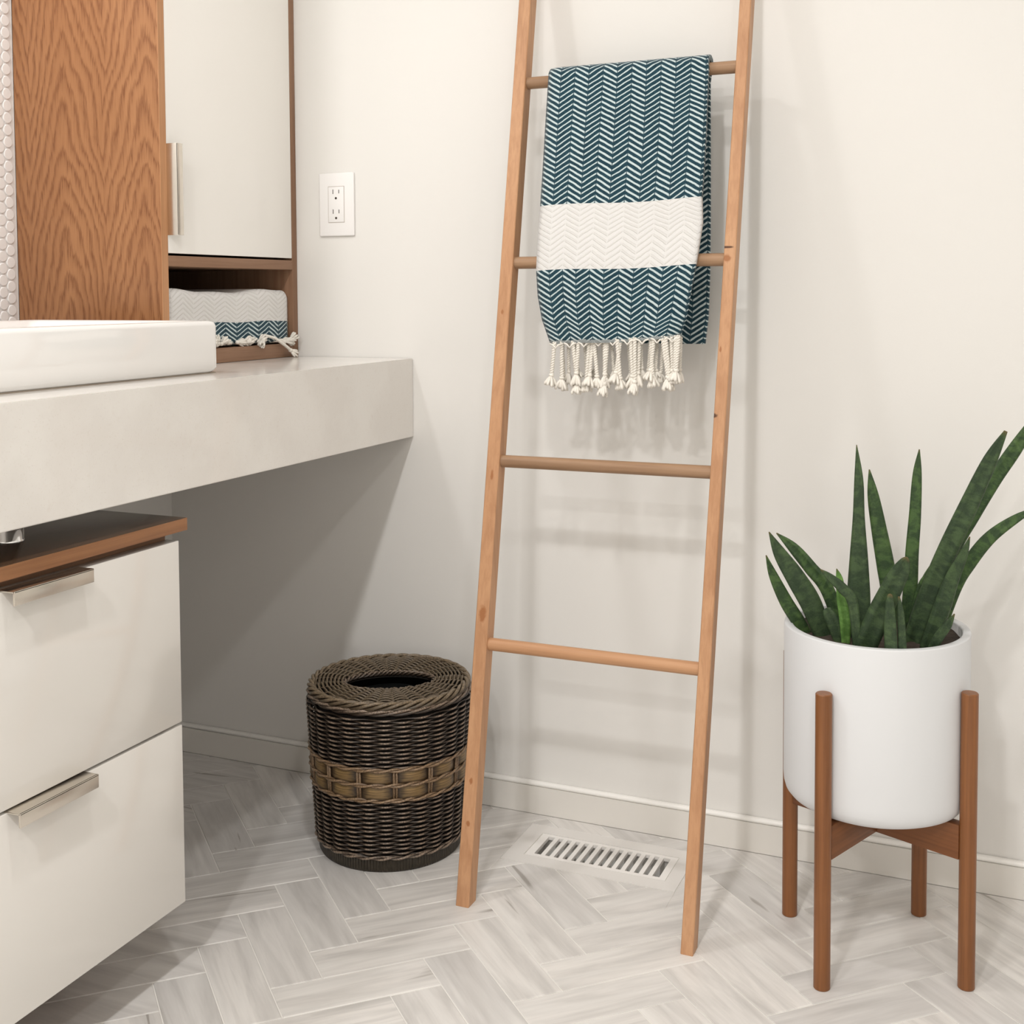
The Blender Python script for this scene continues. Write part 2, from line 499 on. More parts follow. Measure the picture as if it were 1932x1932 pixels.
border('border', REG, b_in, -.006, .0004, M_marb, reg, rcx, rcy)
SX0, SX1, SY0, SY1 = .878, 1.098, -.158, -.089
border('grille_frame', (HOLE[0] - .0015, HOLE[1] + .0015, HOLE[2] - .0015, HOLE[3] + .0015), (SX0, SX1, SY0, SY1), -.006, 0, M_marb2, reg, rcx, rcy)
pit = (SX1 - SX0) / 14
for k in range(15):
    x = SX0 + k * pit
    if k == 0 or k == 14: continue
    box('slat', (x - pit * .24 - rcx, x + pit * .24 - rcx, SY0 - rcy, SY1 - rcy, -.006, -.0001), M_marb2, reg)

# baseboards
def baseboard(name, x0, x1, y0, y1):
    o = tag(box(name, (x0, x1, y0, y1, .0002, .0505), M_trim), kind='structure')
    box('cap', (x0, x1, y0, y1, .0505, .0590), M_trim_hilite, o, bev=.0040, seg=3)
    return o
baseboard('baseboard_back', .0, RX, -.012, 0)
baseboard('baseboard_right', RX - .012, RX, RY + .012, -.012)
baseboard('baseboard_left', 0, .012, -.655, -.012)

# penny tiles on the wall above the counter
backsplash = tag(box('trim_1', (0, .003, -1.75, -.4035, .829, RZ), M_pgrout), kind='structure')
pm = lathe([(.0001, .0024), (.0086, .0023), (.0094, .0017), (.0097, 0)], 16)
pmo = None; rest = []
PIT = .02085; COL = PIT * .866
for c in range(0, 77):
    y = -.4198 - .0003 - c * COL
    for r in range(0, 78):
        z = .842 + (.0103 if c % 2 else 0) + r * PIT
        if z > RZ - .012: continue
        if c < 6 and z < 1.50:
            if pmo is None:
                o = mesh('tile', pm[0], pm[1], M_penny, backsplash, smooth=False); pmo = o.data
            else:
                o = bpy.data.objects.new('tile', pmo); C.objects.link(o); o.parent = backsplash
            o.location = (.003, y, z); o.rotation_euler = (0, PI / 2, 0)
        else: rest.append((y, z))
pv, pf = [], []
for y, z in rest:
    o = len(pv); n = 10
    for rr, h in ((.0097, .003), (.0085, .0052)):
        for q in range(n): pv.append((h, y + rr * math.cos(2 * PI * q / n), z + rr * math.sin(2 * PI * q / n)))
    for q in range(n):
        q2 = (q + 1) % n; pf.append((o + q, o + q2, o + n + q2, o + n + q))
    pf.append(tuple(o + n + q for q in range(n)))
tag(mesh('tile_field', pv, pf, M_penny, backsplash, smooth=True), kind='stuff')

# ------------------------------------------------------------------ countertop
ZT, ZB, XF = .829, .681, .5705
bm = bmesh.new()
prof = [(.0015, ZT), (XF, ZT), (XF, ZB), (XF - .02, ZB), (XF - .02, ZT - .03), (.0015, ZT - .03)]
y0, y1 = -1.8, -.0015
vv = [[bm.verts.new((x, y, z)) for x, z in prof] for y in (y0, y1)]
n = len(prof)
for i in range(n):
    j = (i + 1) % n; bm.faces.new((vv[0][i], vv[0][j], vv[1][j], vv[1][i]))
bm.faces.new(vv[0][::-1]); bm.faces.new(vv[1])
bmesh.ops.recalc_face_normals(bm, faces=bm.faces)
es = [e for e in bm.edges if abs(e.verts[0].co.x - XF) < 1e-5 and abs(e.verts[1].co.x - XF) < 1e-5 and abs(e.verts[0].co.z - e.verts[1].co.z) < 1e-5]
bmesh.ops.bevel(bm, geom=es, offset=.0012, segments=2, affect='EDGES')
top = frombm('countertop', bm, M_quartz, auto=True)
tag(top, 'thick cream stone countertop with deep front apron, butting against the ladder wall', 'countertop')

# ------------------------------------------------------------------ base cabinet
cab = empty('vanity_cabinet', (.29, -.95, 0), 'floor-standing vanity cabinet with two glossy white drawers and wooden top board with painted shade', 'cabinet')
def cp(b): return (b[0] - .29, b[1] - .29, b[2] + .95, b[3] + .95, b[4], b[5])
CY1, CY0 = -.689, -1.213
box('body', cp((.01, .548, CY0, CY1, .1, .6255)), M_wal, cab)
box('plinth', cp((.03, .43, CY0 + .02, CY1 - .08, 0, .1)), M_shaded, cab)
box('top_board', cp((.003, .572, CY0 - .016, -.672, .6255, .643)), M_shaded, cab, bev=.0006)
box('edge_strip', cp((.5715, .5728, CY0 - .016, -.672, .6258, .6427)), M_ledge, cab)  # front edge of the same board, in its lit wood colour
for z0, z1 in ((.3605, .6135), (.1055, .3565)):
    dr = box('drawer', cp((.549, .570, CY0 + .001, CY1 + .002, z0, z1)), M_lacq2, cab, bev=.0012)
    hy0_, hy1_ = -1.0, -.873
    bm = bmesh.new()
    addbox(bm, .566 - .29, .5905 - .29, hy0_ + .95, hy1_ + .95, z1 + .0002, z1 + .0024, bev=.0006)
    addbox(bm, .5878 - .29, .5905 - .29, hy0_ + .95, hy1_ + .95, z1 - .0145, z1 + .0024, bev=.0008)
    frombm('handle', bm, M_metal, dr, auto=True)

# drain pipe standing on the board
dv = lathe([(0.0, 0), (.0175, 0), (.0175, .002), (.0168, .003), (.0168, .150), (0, .150)], 32)
dr = mesh('drain_pipe', dv[0], dv[1], M_chrome, None, (.468, -.886, .6432), smooth=False)
for p in dr.data.polygons: p.use_smooth = True
dr.data.set_sharp_from_angle(angle=math.radians(40))
tag(dr, 'chrome sink drain pipe rising from the shade-painted top board under the countertop', 'pipe')

# ------------------------------------------------------------------ sink
def sink():
    x0, x1, y0, y1, z0, z1 = .10, .4805, -1.07, -.466, ZT + .0003, .9105
    bm = bmesh.new()
    def loop(a0, a1, b0, b1, z, r, seg=6):
        L = []
        for cx, cy, st in ((a1 - r, b1 - r, 0), (a0 + r, b1 - r, 90), (a0 + r, b0 + r, 180), (a1 - r, b0 + r, 270)):
            for k in range(seg + 1):
                t = math.radians(st + 90 * k / seg)
                L.append(bm.verts.new((cx + r * math.cos(t) - .29, cy + r * math.sin(t) + .774, z - z0)))
        return L
    spec = [(.010, z0, .02), (.003, z0 + .0035, .02), (0, z0 + .009, .018), (0, z1 - .008, .018), (.0022, z1 - .0025, .017), (.0075, z1, .016),
            (.016, z1, .014), (.021, z1 - .003, .014), (.024, z1 - .012, .02), (.032, z0 + .02, .03), (.06, z0 + .011, .04), (.15, z0 + .009, .03)]
    loops = [loop(x0 + i, x1 - i, y0 + i, y1 - i, z, r) for i, z, r in spec]
    for a, b in zip(loops, loops[1:]):
        m = len(a)
        for k in range(m): bm.faces.new((a[k], a[(k + 1) % m], b[(k + 1) % m], b[k]))
    bm.faces.new(loops[0][::-1]); bm.faces.new(loops[-1])
    bmesh.ops.recalc_face_normals(bm, faces=bm.faces)
    o = empty('vessel_sink', (.29, -.774, z0), 'glossy white rectangular vessel sink sitting on the countertop', 'sink')
    frombm('basin', bm, M_porc, o, smooth=True)
    d = lathe([(0, .001), (.02, .001), (.022, -.0005), (.03, 0)], 24)
    mesh('drain', d[0], d[1], M_chrome, o, (0, 0, .0095), smooth=True)
    bm = bmesh.new(); addbox(bm, x0 - .29 + .012, x1 - .29 - .006, y0 + .774 + .012, y1 + .774 - .006, -.0002, .0012)
    frombm('base_strip', bm, plain('base_strip_brown', (.50, .42, .34), .6), o)  # thin brown strip along the foot of the basin
sink()

# ------------------------------------------------------------------ tower cabinet on the counter
TX, TY0, TY1 = .3168, -.403, -.0008
TZ0, TZ1 = ZT + .0005, 2.15
tw = empty('tower_cabinet', (.156, -.2, TZ0), 'tall oak cabinet on the countertop with cream door and open cubby below', 'cabinet')
def tp(b): return (b[0] - .156, b[1] - .156, b[2] + .2, b[3] + .2, b[4] - TZ0, b[5] - TZ0)
sp = box('side_panel', (0, TX - .0035, 0, .0165, 0, TZ1 - TZ0), M_oak, tw, loc=(.0035 - .156, TY0 + .2, 0), bev=.0006)
sp['label'] = 'honey oak side panel with arched cathedral grain'
box('side_panel', tp((.0035, TX, TY1 - .0165, TY1, TZ0, TZ1)), M_walz, tw, bev=.0006)
# front edge strip of the figured panel
box('edge_strip', tp((TX - .0002, TX + .0006, TY0 + .0002, TY0 + .0163, TZ0, TZ1)), wood_mat('edge_oak', (.48, .235, .11), (.60, .32, .16), (.32, .14, .055), 'z'), tw)
Y0i, Y1i = TY0 + .0165, TY1 - .0165
box('back_panel', tp((.0035, .010, Y0i, Y1i, TZ0, TZ1)), M_inner_shade, tw)
box('bottom_board', tp((.010, TX, Y0i, Y1i, TZ0, .8555)), M_wal, tw, bev=.0008)
box('shelf', tp((.010, TX, Y0i, Y1i, .9985, 1.0165)), M_wal, tw, bev=.0008)
box('top_board', tp((.010, TX, Y0i, Y1i, TZ1 - .018, TZ1)), M_wal, tw)
door = box('door', tp((TX - .019, TX, Y0i + .0012, Y1i - .0012, 1.0205, TZ1 - .02)), M_lacq, tw, bev=.001)
bm = bmesh.new()
hx = TX - .156
addbox(bm, hx - .004, hx + .0235, Y0i + .2 - .0002, Y0i + .2 + .0011, 1.05 - TZ0, 1.202 - TZ0, bev=.0003)
addbox(bm, hx + .0212, hx + .0235, Y0i + .2 - .0002, Y0i + .2 + .0135, 1.05 - TZ0, 1.202 - TZ0, bev=.0006)
frombm('handle', bm, M_metal, door, auto=True)

# ------------------------------------------------------------------ cord / tassel maker
def rope(path, r=.0017, off=.0013, pitch=.0085, sides=5, dens=260):
    P = [Vector(p) for p in path]
    seg = []; 
    for a, b in zip(P, P[1:]):
        m = max(2, int((b - a).length * dens * 4))
        for i in range(m): seg.append(a.lerp(b, i / m))
    seg.append(P[-1])
    # smooth
    for _ in range(6):
        seg = [seg[0]] + [(seg[i - 1] + seg[i] * 2 + seg[i + 1]) / 4 for i in range(1, len(seg) - 1)] + [seg[-1]]
    out = []
    for ph in (0, PI):
        q = []; s = 0; up = Vector((.3, .9, .2))
        for i, p in enumerate(seg):
            t = (seg[min(i + 1, len(seg) - 1)] - seg[max(i - 1, 0)]).normalized()
            if i: s += (p - seg[i - 1]).length
            a = (up - t * up.dot(t)).normalized(); b = t.cross(a); up = a
            w_ = 2 * PI * s / pitch + ph
            q.append(p + a * off * math.cos(w_) + b * off * math.sin(w_))
        out.append(tube(q, r, sides))
    return join(out)

def blob(c, rx, ry, rz, n=8, m=6):
    vs = [(c[0], c[1], c[2] - rz)]; fs = []
    for i in range(1, m):
        ph = -PI / 2 + PI * i / m
        for k in range(n):
            a = 2 * PI * k / n
            vs.append((c[0] + rx * math.cos(ph) * math.cos(a), c[1] + ry * math.cos(ph) * math.sin(a), c[2] + rz * math.sin(ph)))
    vs.append((c[0], c[1], c[2] + rz)); top = len(vs) - 1
    for k in range(n):
        k2 = (k + 1) % n
        fs.append((0, 1 + k2, 1 + k)); fs.append((top, 1 + (m - 2) * n + k, 1 + (m - 2) * n + k2))
        for i in range(m - 2):
            fs.append((1 + i * n + k, 1 + i * n + k2, 1 + (i + 1) * n + k2, 1 + (i + 1) * n + k))
    return vs, fs

def tuft(c, d, L=.018, spread=.0075, cnt=9, rnd=None):
    """frayed yarn end: thin strands fanning out from the knot along d"""
    rnd = rnd or random
    c = Vector(c); d = Vector(d).normalized()
    a = d.orthogonal().normalized(); b = d.cross(a); out = []
    for k in range(cnt):
        an = 2 * PI * k / cnt + rnd.uniform(-.3, .3); s = spread * (.35 + .65 * rnd.random())
        l = L * rnd.uniform(.75, 1.05)
        e = a * math.cos(an) * s + b * math.sin(an) * s
        out.append(tube([c, c + d * l * .4 + e * .55, c + d * l * .8 + e * .95, c + d * l + e], [.0012, .0022, .0022, .0016], 5))
    return join(out)

# ------------------------------------------------------------------ hanging towel
def sample(P, t):
    """Catmull-Rom through points, t in index units"""
    i = min(int(t), len(P) - 2); u = t - i
    p0 = P[max(i - 1, 0)]; p1 = P[i]; p2 = P[i + 1]; p3 = P[min(i + 2, len(P) - 1)]
    return tuple(.5 * ((2 * p1[k]) + (-p0[k] + p2[k]) * u + (2 * p0[k] - 5 * p1[k] + 4 * p2[k] - p3[k]) * u * u + (-p0[k] + 3 * p1[k] - 3 * p2[k] + p3[k]) * u ** 3) for k in range(3))
RUNG_Y, RUNG_Z = -.0905, 1.308
Lf = [(.8879, -.1128, 1.303), (.8891, -.1328, 1.2174), (.8898, -.1472, 1.146), (.8901, -.1579, 1.0929), (.8895, -.1685, 1.0402), (.8903, -.178, .9861), (.8929, -.178, .9444), (.9002, -.178, .9053), (.915, -.177, .8646)][::-1]
Rf = [(1.1641, -.1128, 1.303), (1.1663, -.1309, 1.2267), (1.1662, -.1463, 1.1506), (1.1648, -.1569, 1.0978), (1.1678, -.1648, 1.0586), (1.1612, -.178, .9926), (1.1537, -.178, .9516), (1.1462, -.178, .9104), (1.1352, -.177, .8789)][::-1]
arcL = []; arcR = []
for a in (30, 45, 60, 75, 90, 105, 120, 135, 150):
    t = math.radians(180 - a)
    arcL.append((.889 - .001, RUNG_Y + .0225 * math.cos(t), RUNG_Z + .0225 * math.sin(t)))
    arcR.append((1.163, RUNG_Y + .0225 * math.cos(t), RUNG_Z + .0225 * math.sin(t)))
Lb = [(.889, -.070, 1.29), (.890, -.0675, 1.2), (.893, -.067, 1.08), (.893, -.068, .98), (.896, -.069, .91), (.900, -.07, .866)]
Rb = [(1.158, -.070, 1.29), (1.1575, -.0675, 1.2), (1.1575, -.067, 1.08), (1.157, -.068, .98), (1.155, -.069, .91), (1.150, -.07, .8655)]
LL = Lf + arcL + Lb; RR = Rf + arcR + Rb
vcoord = [0]
for i in range(1, len(LL)):
    dl = (Vector(LL[i]) - Vector(LL[i - 1])).length
    vcoord.append(vcoord[-1] + dl)
tw_e = empty('hanging_towel', (1.03, -.13, .864), 'teal and white herringbone cotton towel with cream tassels, draped over a ladder rung', 'towel')
ox, oy, oz = 1.03, -.13, .864
NS, SUB = 30, 4
vs, fs, uv = [], [], []
rows = []
for i in range(len(LL) - 1):
    for k in range(SUB): rows.append(i + k / SUB)
rows.append(len(LL) - 1)
for t in rows:
    i = min(int(t), len(LL) - 2); u_ = t - i
    a = tuple(LL[i][k] + (LL[i + 1][k] - LL[i][k]) * u_ for k in range(3)); b = tuple(RR[i][k] + (RR[i + 1][k] - RR[i][k]) * u_ for k in range(3))
    v_ = vcoord[i] + (vcoord[i + 1] - vcoord[i]) * u_
    low = max(0, 1 - v_ / .2)
    for s in range(NS + 1):
        f = s / NS
        x, y, z = (a[k] + (b[k] - a[k]) * f for k in range(3))
        y += .0022 * math.sin(f * 9 + v_ * 6) * min(1, abs(v_ - .47) * 8) + .004 * low * math.sin(f * 11 + 1)
        z += .0016 * math.sin(f * 7 + .5) * (1 if v_ < .3 else 0)
        if f > .88 and v_ < .13: y += (f - .88) * .10 * (1 - v_ / .13)   # the right edge curls back
        if f < .06: y += (.06 - f) * .12
        vs.append((x - ox, y - oy, z - oz)); uv.append((f * .276, v_))
W1 = NS + 1
for r in range(len(rows) - 1):
    for s in range(NS):
        fs.append((r * W1 + s, r * W1 + s + 1, (r + 1) * W1 + s + 1, (r + 1) * W1 + s))
cl = mesh('cloth', vs, fs, M_towel, tw_e, smooth=True, uvs=uv)
so = cl.modifiers.new('thickness', 'SOLIDIFY'); so.thickness = .0095; so.offset = -1
# side fold seen behind the right edge of the front layer
rnd = random.Random(3)
tprot = []
for var in range(5):
    L = .050 + .006 * (var % 3)
    dx = rnd.uniform(-.004, .004)
    path = [(0, 0, .004), (dx * .3, 0, -L * .35), (dx, rnd.uniform(-.002, .002), -L)]
    g_ = [rope(path), blob((dx, 0, -L - .002), .0036, .0034, .0034), tuft((dx, 0, -L - .003), (dx * 6, rnd.uniform(-.2, .2), -1), .019 + .003 * (var % 2), .0085, 10, rnd)]
    v, f = join(g_); me = bpy.data.meshes.new('tassel'); me.from_pydata([tuple(q) for q in v], [], f)
    me.polygons.foreach_set('use_smooth', [True] * len(me.polygons)); me.materials.append(M_cord); tprot.append(me)
fx = [.925, .936, .957, .966, .983, .989, .993, 1.011, 1.015, 1.033, 1.037, 1.055, 1.062, 1.068, 1.087, 1.093, 1.108, 1.113, 1.121, 1.129, 1.1335]
for i, x in enumerate(fx):
    f = (x - .915) / .22
    o = bpy.data.objects.new('tassel', tprot[i % 5]); C.objects.link(o); o.parent = tw_e
    o.location = (x - ox, -.172 + rnd.uniform(-.004, .003) - oy, .8655 + .0135 * f - oz)
    o.rotation_euler = (rnd.uniform(-.05, .05), rnd.uniform(-.09, .09), rnd.uniform(0, .6)); sc_ = rnd.uniform(.93, 1.06); o.scale = (1.25, 1.25, sc_)
for i in range(17):
    x = .93 + i * .0125 + rnd.uniform(-.003, .003); f = (x - .915) / .22
    o = bpy.data.objects.new('tassel', tprot[(i * 2 + 1) % 5]); C.objects.link(o); o.parent = tw_e
    o.location = (x - ox, -.158 + rnd.uniform(-.003, .006) - oy, .866 + .011 * f - oz)
    o.rotation_euler = (rnd.uniform(-.06, .1), rnd.uniform(-.16, .16), rnd.uniform(0, 3)); o.scale = (1.05, 1.05, rnd.uniform(.72, .98))
# little loops of yarn where the cords leave the hem
for i in range(9):
    x = .928 + i * .0245; f = (x - .915) / .22; zz = .8655 + .0135 * f
    v, fq = tube([(x - .0105 - ox, -.176 - oy, zz + .001 - oz), (x - .005 - ox, -.1775 - oy, zz + .0015 - .002 - oz), (x - ox, -.1775 - oy, zz - .006 - oz), (x + .005 - ox, -.1775 - oy, zz - .0005 - oz), (x + .0105 - ox, -.176 - oy, zz + .0015 - oz)], .0015, 6)
    mesh('hem_cord', v, fq, M_cord, tw_e, smooth=True)

# ------------------------------------------------------------------ ladder
LAD = empty('ladder', (1.02, -.354, 0), 'light wooden blanket ladder leaning against the back wall', 'ladder')
def ly(z): return -.368 + .2014 * z            # front plane of the rails
def rail(name, xb, xt, wd, mat):
    H = 1.84; x_top = xb + (xt - xb) * H / 1.43; d = .0275
    vs = []
    nseg = 24
    bev = .0012
    pr_ = [(-wd / 2 + bev, 0), (wd / 2 - bev, 0), (wd / 2, bev), (wd / 2, d - bev), (wd / 2 - bev, d), (-wd / 2 + bev, d), (-wd / 2, d - bev), (-wd / 2, bev)]
    fs = []
    for i in range(nseg + 1):
        z = H * i / nseg
        x = xb + (x_top - xb) * i / nseg
        for px, py in pr_:
            zz = max(0, z - (0 if 0 < i else 0))
            vs.append((x + px - 1.02, ly(z) + py + .354, zz))
    for i in range(nseg):
        for k in range(8):
            k2 = (k + 1) % 8; fs.append((i * 8 + k, i * 8 + k2, i * 8 + 8 + k2, i * 8 + 8 + k))
    fs.append(tuple(range(8))[::-1]); fs.append(tuple(nseg * 8 + k for k in range(8)))
    return mesh(name, vs, fs, mat, LAD)
kd = (.10, .04, .018); kl = (.36, .15, .06)
mL = wood_mat('ladder_rail_wood_a', *PINE, axis='z', knots=[((.8405 - 1.02, ly(.438) + .354, .438), .007, .016, kl), ((.8425 - 1.02, ly(.12) + .354, .122), .004, .005, kl), ((.8425 - 1.02, ly(.18) + .354, .185), .0035, .006, kl), ((.839 - 1.02, ly(.66) + .354, .655), .003, .010, kl), ((.836 - 1.02, ly(.9) + .354, .92), .003, .005, kl)])
mR = wood_mat('ladder_rail_wood_b', *PINE, axis='z', knots=[((1.199 - 1.02, ly(.76) + .354, .763), .008, .0045, kd), ((1.208 - 1.02, ly(1.0) + .354, 1.003), .0075, .0075, kl), ((1.207 - 1.02, ly(1.02) + .354, 1.02), .012, .0022, kd), ((1.205 - 1.02, ly(.86) + .354, .863), .002, .006, kl)])
rail('rail', .843, .834, .0222, mL)
rail('rail', 1.2002, 1.2167, .0185, mR)
for z in (.3893, .6765, 1.001, 1.308, 1.62):
    yc = ly(z) + .0138
    xl = .843 - .009 * z / 1.43 + .008; xr = 1.2002 + .0165 * z / 1.43 - .006
    bm = bmesh.new()
    bmesh.ops.create_cone(bm, cap_ends=True, segments=24, radius1=.0102, radius2=.0102, depth=xr - xl)
    bmesh.ops.rotate(bm, verts=bm.verts, matrix=Matrix.Rotation(PI / 2, 3, 'Y'))
    frombm('rung', bm, M_rung if z > .5 else wood_mat('ladder_rung_pale', *PINE, axis='x'), LAD, ((xl + xr) / 2 - 1.02, yc + .354, z), auto=True)

# ------------------------------------------------------------------ outlet
ou = empty('wall_outlet', (.4105, 0, 1.1225), 'white double power outlet on the wall between tower cabinet and ladder', 'outlet')
bm = bmesh.new(); addbox(bm, -.0385, .0385, -.0055, -.0002, -.0605, .0605, bev=.0022, seg=3)
frombm('cover_plate', bm, M_plast, ou, auto=True)
bm = bmesh.new(); addbox(bm, -.0182, .0182, -.0058, -.0050, -.0350, .0350, bev=.0003)
frombm('receptacle_gap', bm, plain('outlet_gap', (.55, .50, .46), .6), ou)
bm = bmesh.new(); addbox(bm, -.0170, .0170, -.0066, -.0052, -.0338, .0338, bev=.0006)
rc = frombm('receptacle', bm, M_plast, ou, auto=True)
for zc in (.0185, -.0195):
    for xs, h in ((-.0065, .0042), (.0065, .0035)):
        box('slot', (xs - .0007, xs + .0007, -.0069, -.0064, zc + .006 - h, zc + .006 + h), M_slotdark, rc)
    g_ = lathe([(0, 0), (.0023, 0), (.0023, .0004)], 16)
    mesh('ground_hole', g_[0], g_[1], M_slotdark, rc, (0, -.0067, zc - .0065), (PI / 2, 0, 0))

# ------------------------------------------------------------------ folded towel in the cubby
ft = empty('folded_towel', (.1638, -.2, .8556), 'folded teal and white herringbone towel with cream fringe, in the cubby of the tower cabinet', 'towel')
def folded(name, x0, x1, y0, y1, z0, z1, vstart, mat, bulge=.010, seed=1):
    rr = random.Random(seed)
    H = z1 - z0; P = [];
    # profile from bottom front, up the front, over the top to the back, down
    for k in range(9): a = -PI / 2 + PI * k / 8 * .5; 
    pts = []
    r = .014
    for k in range(7): t = math.radians(-90 + 90 * k / 6); pts.append((x1 - r + r * math.cos(t), z0 + r + r * math.sin(t)))
    for k in range(1, 9): pts.append((x1, z0 + r + (H - 2 * r) * k / 9))
    for k in range(7): t = math.radians(90 * k / 6); pts.append((x1 - r + r * math.cos(t), z1 - r + r * math.sin(t)))
    for k in range(1, 7): pts.append((x1 - r - (x1 - x0 - r) * k / 6, z1))
    pts.append((x0, z0)); 
    n = len(pts); S = 26; vs, fs, uv = [], [], []
    acc = [0]
    for i in range(1, n): acc.append(acc[-1] + math.hypot(pts[i][0] - pts[i - 1][0], pts[i][1] - pts[i - 1][1]))
    for s in range(S + 1):
        f = s / S; y = y0 + (y1 - y0) * f
        for i, (x, z) in enumerate(pts):
            e = min(f, 1 - f); rd = 1 - max(0, 1 - e / .035) ** 2 * .05
            zz = z0 + (z - z0) * rd + (.003 * math.sin(f * 8 + seed) + .0015 * math.sin(f * 19)) * ((z - z0) / H)
            xx = x + .004 * math.sin(f * 7 + 2 * seed) * (1 if x > x1 - .02 else 0) - max(0, 1 - e / .03) ** 2 * .006
            vs.append((xx - .16, y + .2, zz - .8556)); uv.append((f * (y1 - y0), acc[i] + vstart + (.006 * (f - .5))))
    for s in range(S):
        for i in range(n - 1):
            fs.append((s * n + i, (s + 1) * n + i, (s + 1) * n + i + 1, s * n + i + 1))
        fs.append((s * n + n - 1, (s + 1) * n + n - 1, (s + 1) * n, s * n))
    fs.append(tuple(range(n))); fs.append(tuple(S * n + i for i in range(n))[::-1])
    return mesh(name, vs, fs, mat, ft, smooth=True, uvs=uv)
folded('cloth', .03, .305, -.384, -.0180, .8575, .9575, -.008, M_towel2, seed=1)
rnd = random.Random(11)
def cord_on(path, end):
    v, f = join([rope(path, .0019, .0014), blob(path[-1], .0045, .0045, .004), tuft(path[-1], end, .018, .0075, 9, rnd)])
    mesh('tassel', [(a[0] - .16, a[1] + .2, a[2] - .8556) for a in v], f, M_cord, ft, smooth=True)
BZ = .8592
for y in (-.262, -.247, -.234, -.219, -.203, -.187, -.168, -.152, -.136, -.118):
    y2 = y + rnd.uniform(-.022, .022)
    cord_on([(.292, y, BZ + .004), (.300, y + .004, BZ + .003), (.3055, y2, BZ + rnd.uniform(.0, .006))], (rnd.uniform(-.1, .5), rnd.uniform(-1, 1), rnd.uniform(-.1, .5)))
cord_on([(.298, -.118, .870), (.308, -.110, .874), (.318, -.088, .868), (.3235, -.062, .853), (.3245, -.045, .843)], (.2, .9, -.5))
cord_on([(.300, -.10, .868), (.310, -.115, .872), (.316, -.122, .866)], (.1, -.7, -.6))
cord_on([(.296, -.075, BZ + .002), (.306, -.055, BZ + .004), (.312, -.040, BZ + .002)], (.5, .8, -.25))
cord_on([(.296, -.060, BZ + .002), (.308, -.035, BZ + .006), (.314, -.030, BZ + .004)], (.5, .5, .5))
cord_on([(.296, -.090, BZ + .002), (.304, -.060, BZ + .002), (.311, -.045, BZ + .0)], (.6, .7, .1))

# ------------------------------------------------------------------ wicker basket
def wick(name, c1, c2, lite, rough=.38):
    k = N(name); v = k.coord()
    a = k.noise(v, 90, 3); b = k.noise(v, 420, 3)
    wr = k.n('ShaderNodeVertexColor', layer_name='wear_glint').outputs[0]
    c = k.mix(a, c1, c2)
    f = k.math('MULTIPLY', wr, k.ramp(b, [(.30, (0, 0, 0)), (.62, (1, 1, 1))]), clamp=True)  # lightens raised strands: worn colour plus painted highlight
    c = k.mix(f, c, lite)
    k.bump(b, .3, .0005)
    return k.out(c, rough, spec=.5)
M_wick = wick('dark_wicker', (.016, .010, .007), (.036, .024, .015), (.36, .27, .20))
M_wicktop = wick('lid_wicker', (.045, .032, .019), (.10, .072, .043), (.26, .195, .125))
M_twist = wick('twisted_cane', (.07, .04, .02), (.14, .085, .045), (.33, .22, .13))
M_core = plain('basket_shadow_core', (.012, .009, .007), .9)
def splint_mat():
    k = N('split_bark'); v = k.coord(); X, Y, Z = k.xyz(v)
    a = k.noise(k.mapping(v, (20, 20, 700)), 1.0, 3, .6)
    c = k.mix(k.ramp(a, [(.35, (0, 0, 0)), (.65, (1, 1, 1))]), (.10, .06, .025), (.34, .22, .09))
    e = k.math('ADD', k.math('MAXIMUM', k.math('ABSOLUTE', k.math('DIVIDE', Y, .029)), k.math('ABSOLUTE', k.math('DIVIDE', Z, .0135))), k.math('MULTIPLY', k.noise(v, 150, 3), .35))
    c = k.mix(k.ramp(e, [(.50, (0, 0, 0)), (1.05, (1, 1, 1))]), c, (.03, .018, .01))  # ends and edges darkened: shade and wear painted in
    return k.out(c, .4, spec=.45)
M_splint = splint_mat()
BX, BY = .6275, -.205
def addwearglint(o, fn):
    me = o.data; ca = me.color_attributes.new('wear_glint', 'FLOAT_COLOR', 'POINT')
    for i, v in enumerate(me.vertices):
        w_ = fn(v.co); ca.data[i].color = (w_, w_, w_, 1)
bk = empty('wicker_basket', (BX, BY, 0), 'dark brown round wicker wastebasket with open ring lid, behind the left ladder foot', 'basket')
HB = .2835
def RB(z): return .1235 + (.1385 - .1235) * min(1, z / .25)
NST = 28
def weave(z0, z1, pitch=.0039):
    parts = []; n = int(round((z1 - z0) / pitch)); p = (z1 - z0) / n
    for k in range(n):
        z = z0 + (k + .5) * p; R0 = RB(z)
        parts.append(ring(lambda th, R0=R0, k=k: R0 + .0036 * math.cos(NST / 2 * th + PI * k) * (1 if True else 0),
                          lambda th, z=z, k=k: z + .0004 * math.sin(3 * th + k), .0019, NST * 6, 6, .00175))
    return join(parts)
ZL0, ZL1, ZU0, ZU1 = .024, .1235, .178, .262
for nm, a, b in (('lower_weave', ZL0, ZL1), ('upper_weave', ZU0, ZU1)):
    v, f = weave(a, b)
    o = tag(mesh(nm, v, f, M_wick, bk, smooth=True), kind='stuff')
    addwearglint(o, lambda co: max(0, min(1, (math.hypot(co.x, co.y) - RB(co.z) - .0030) / .0022)))
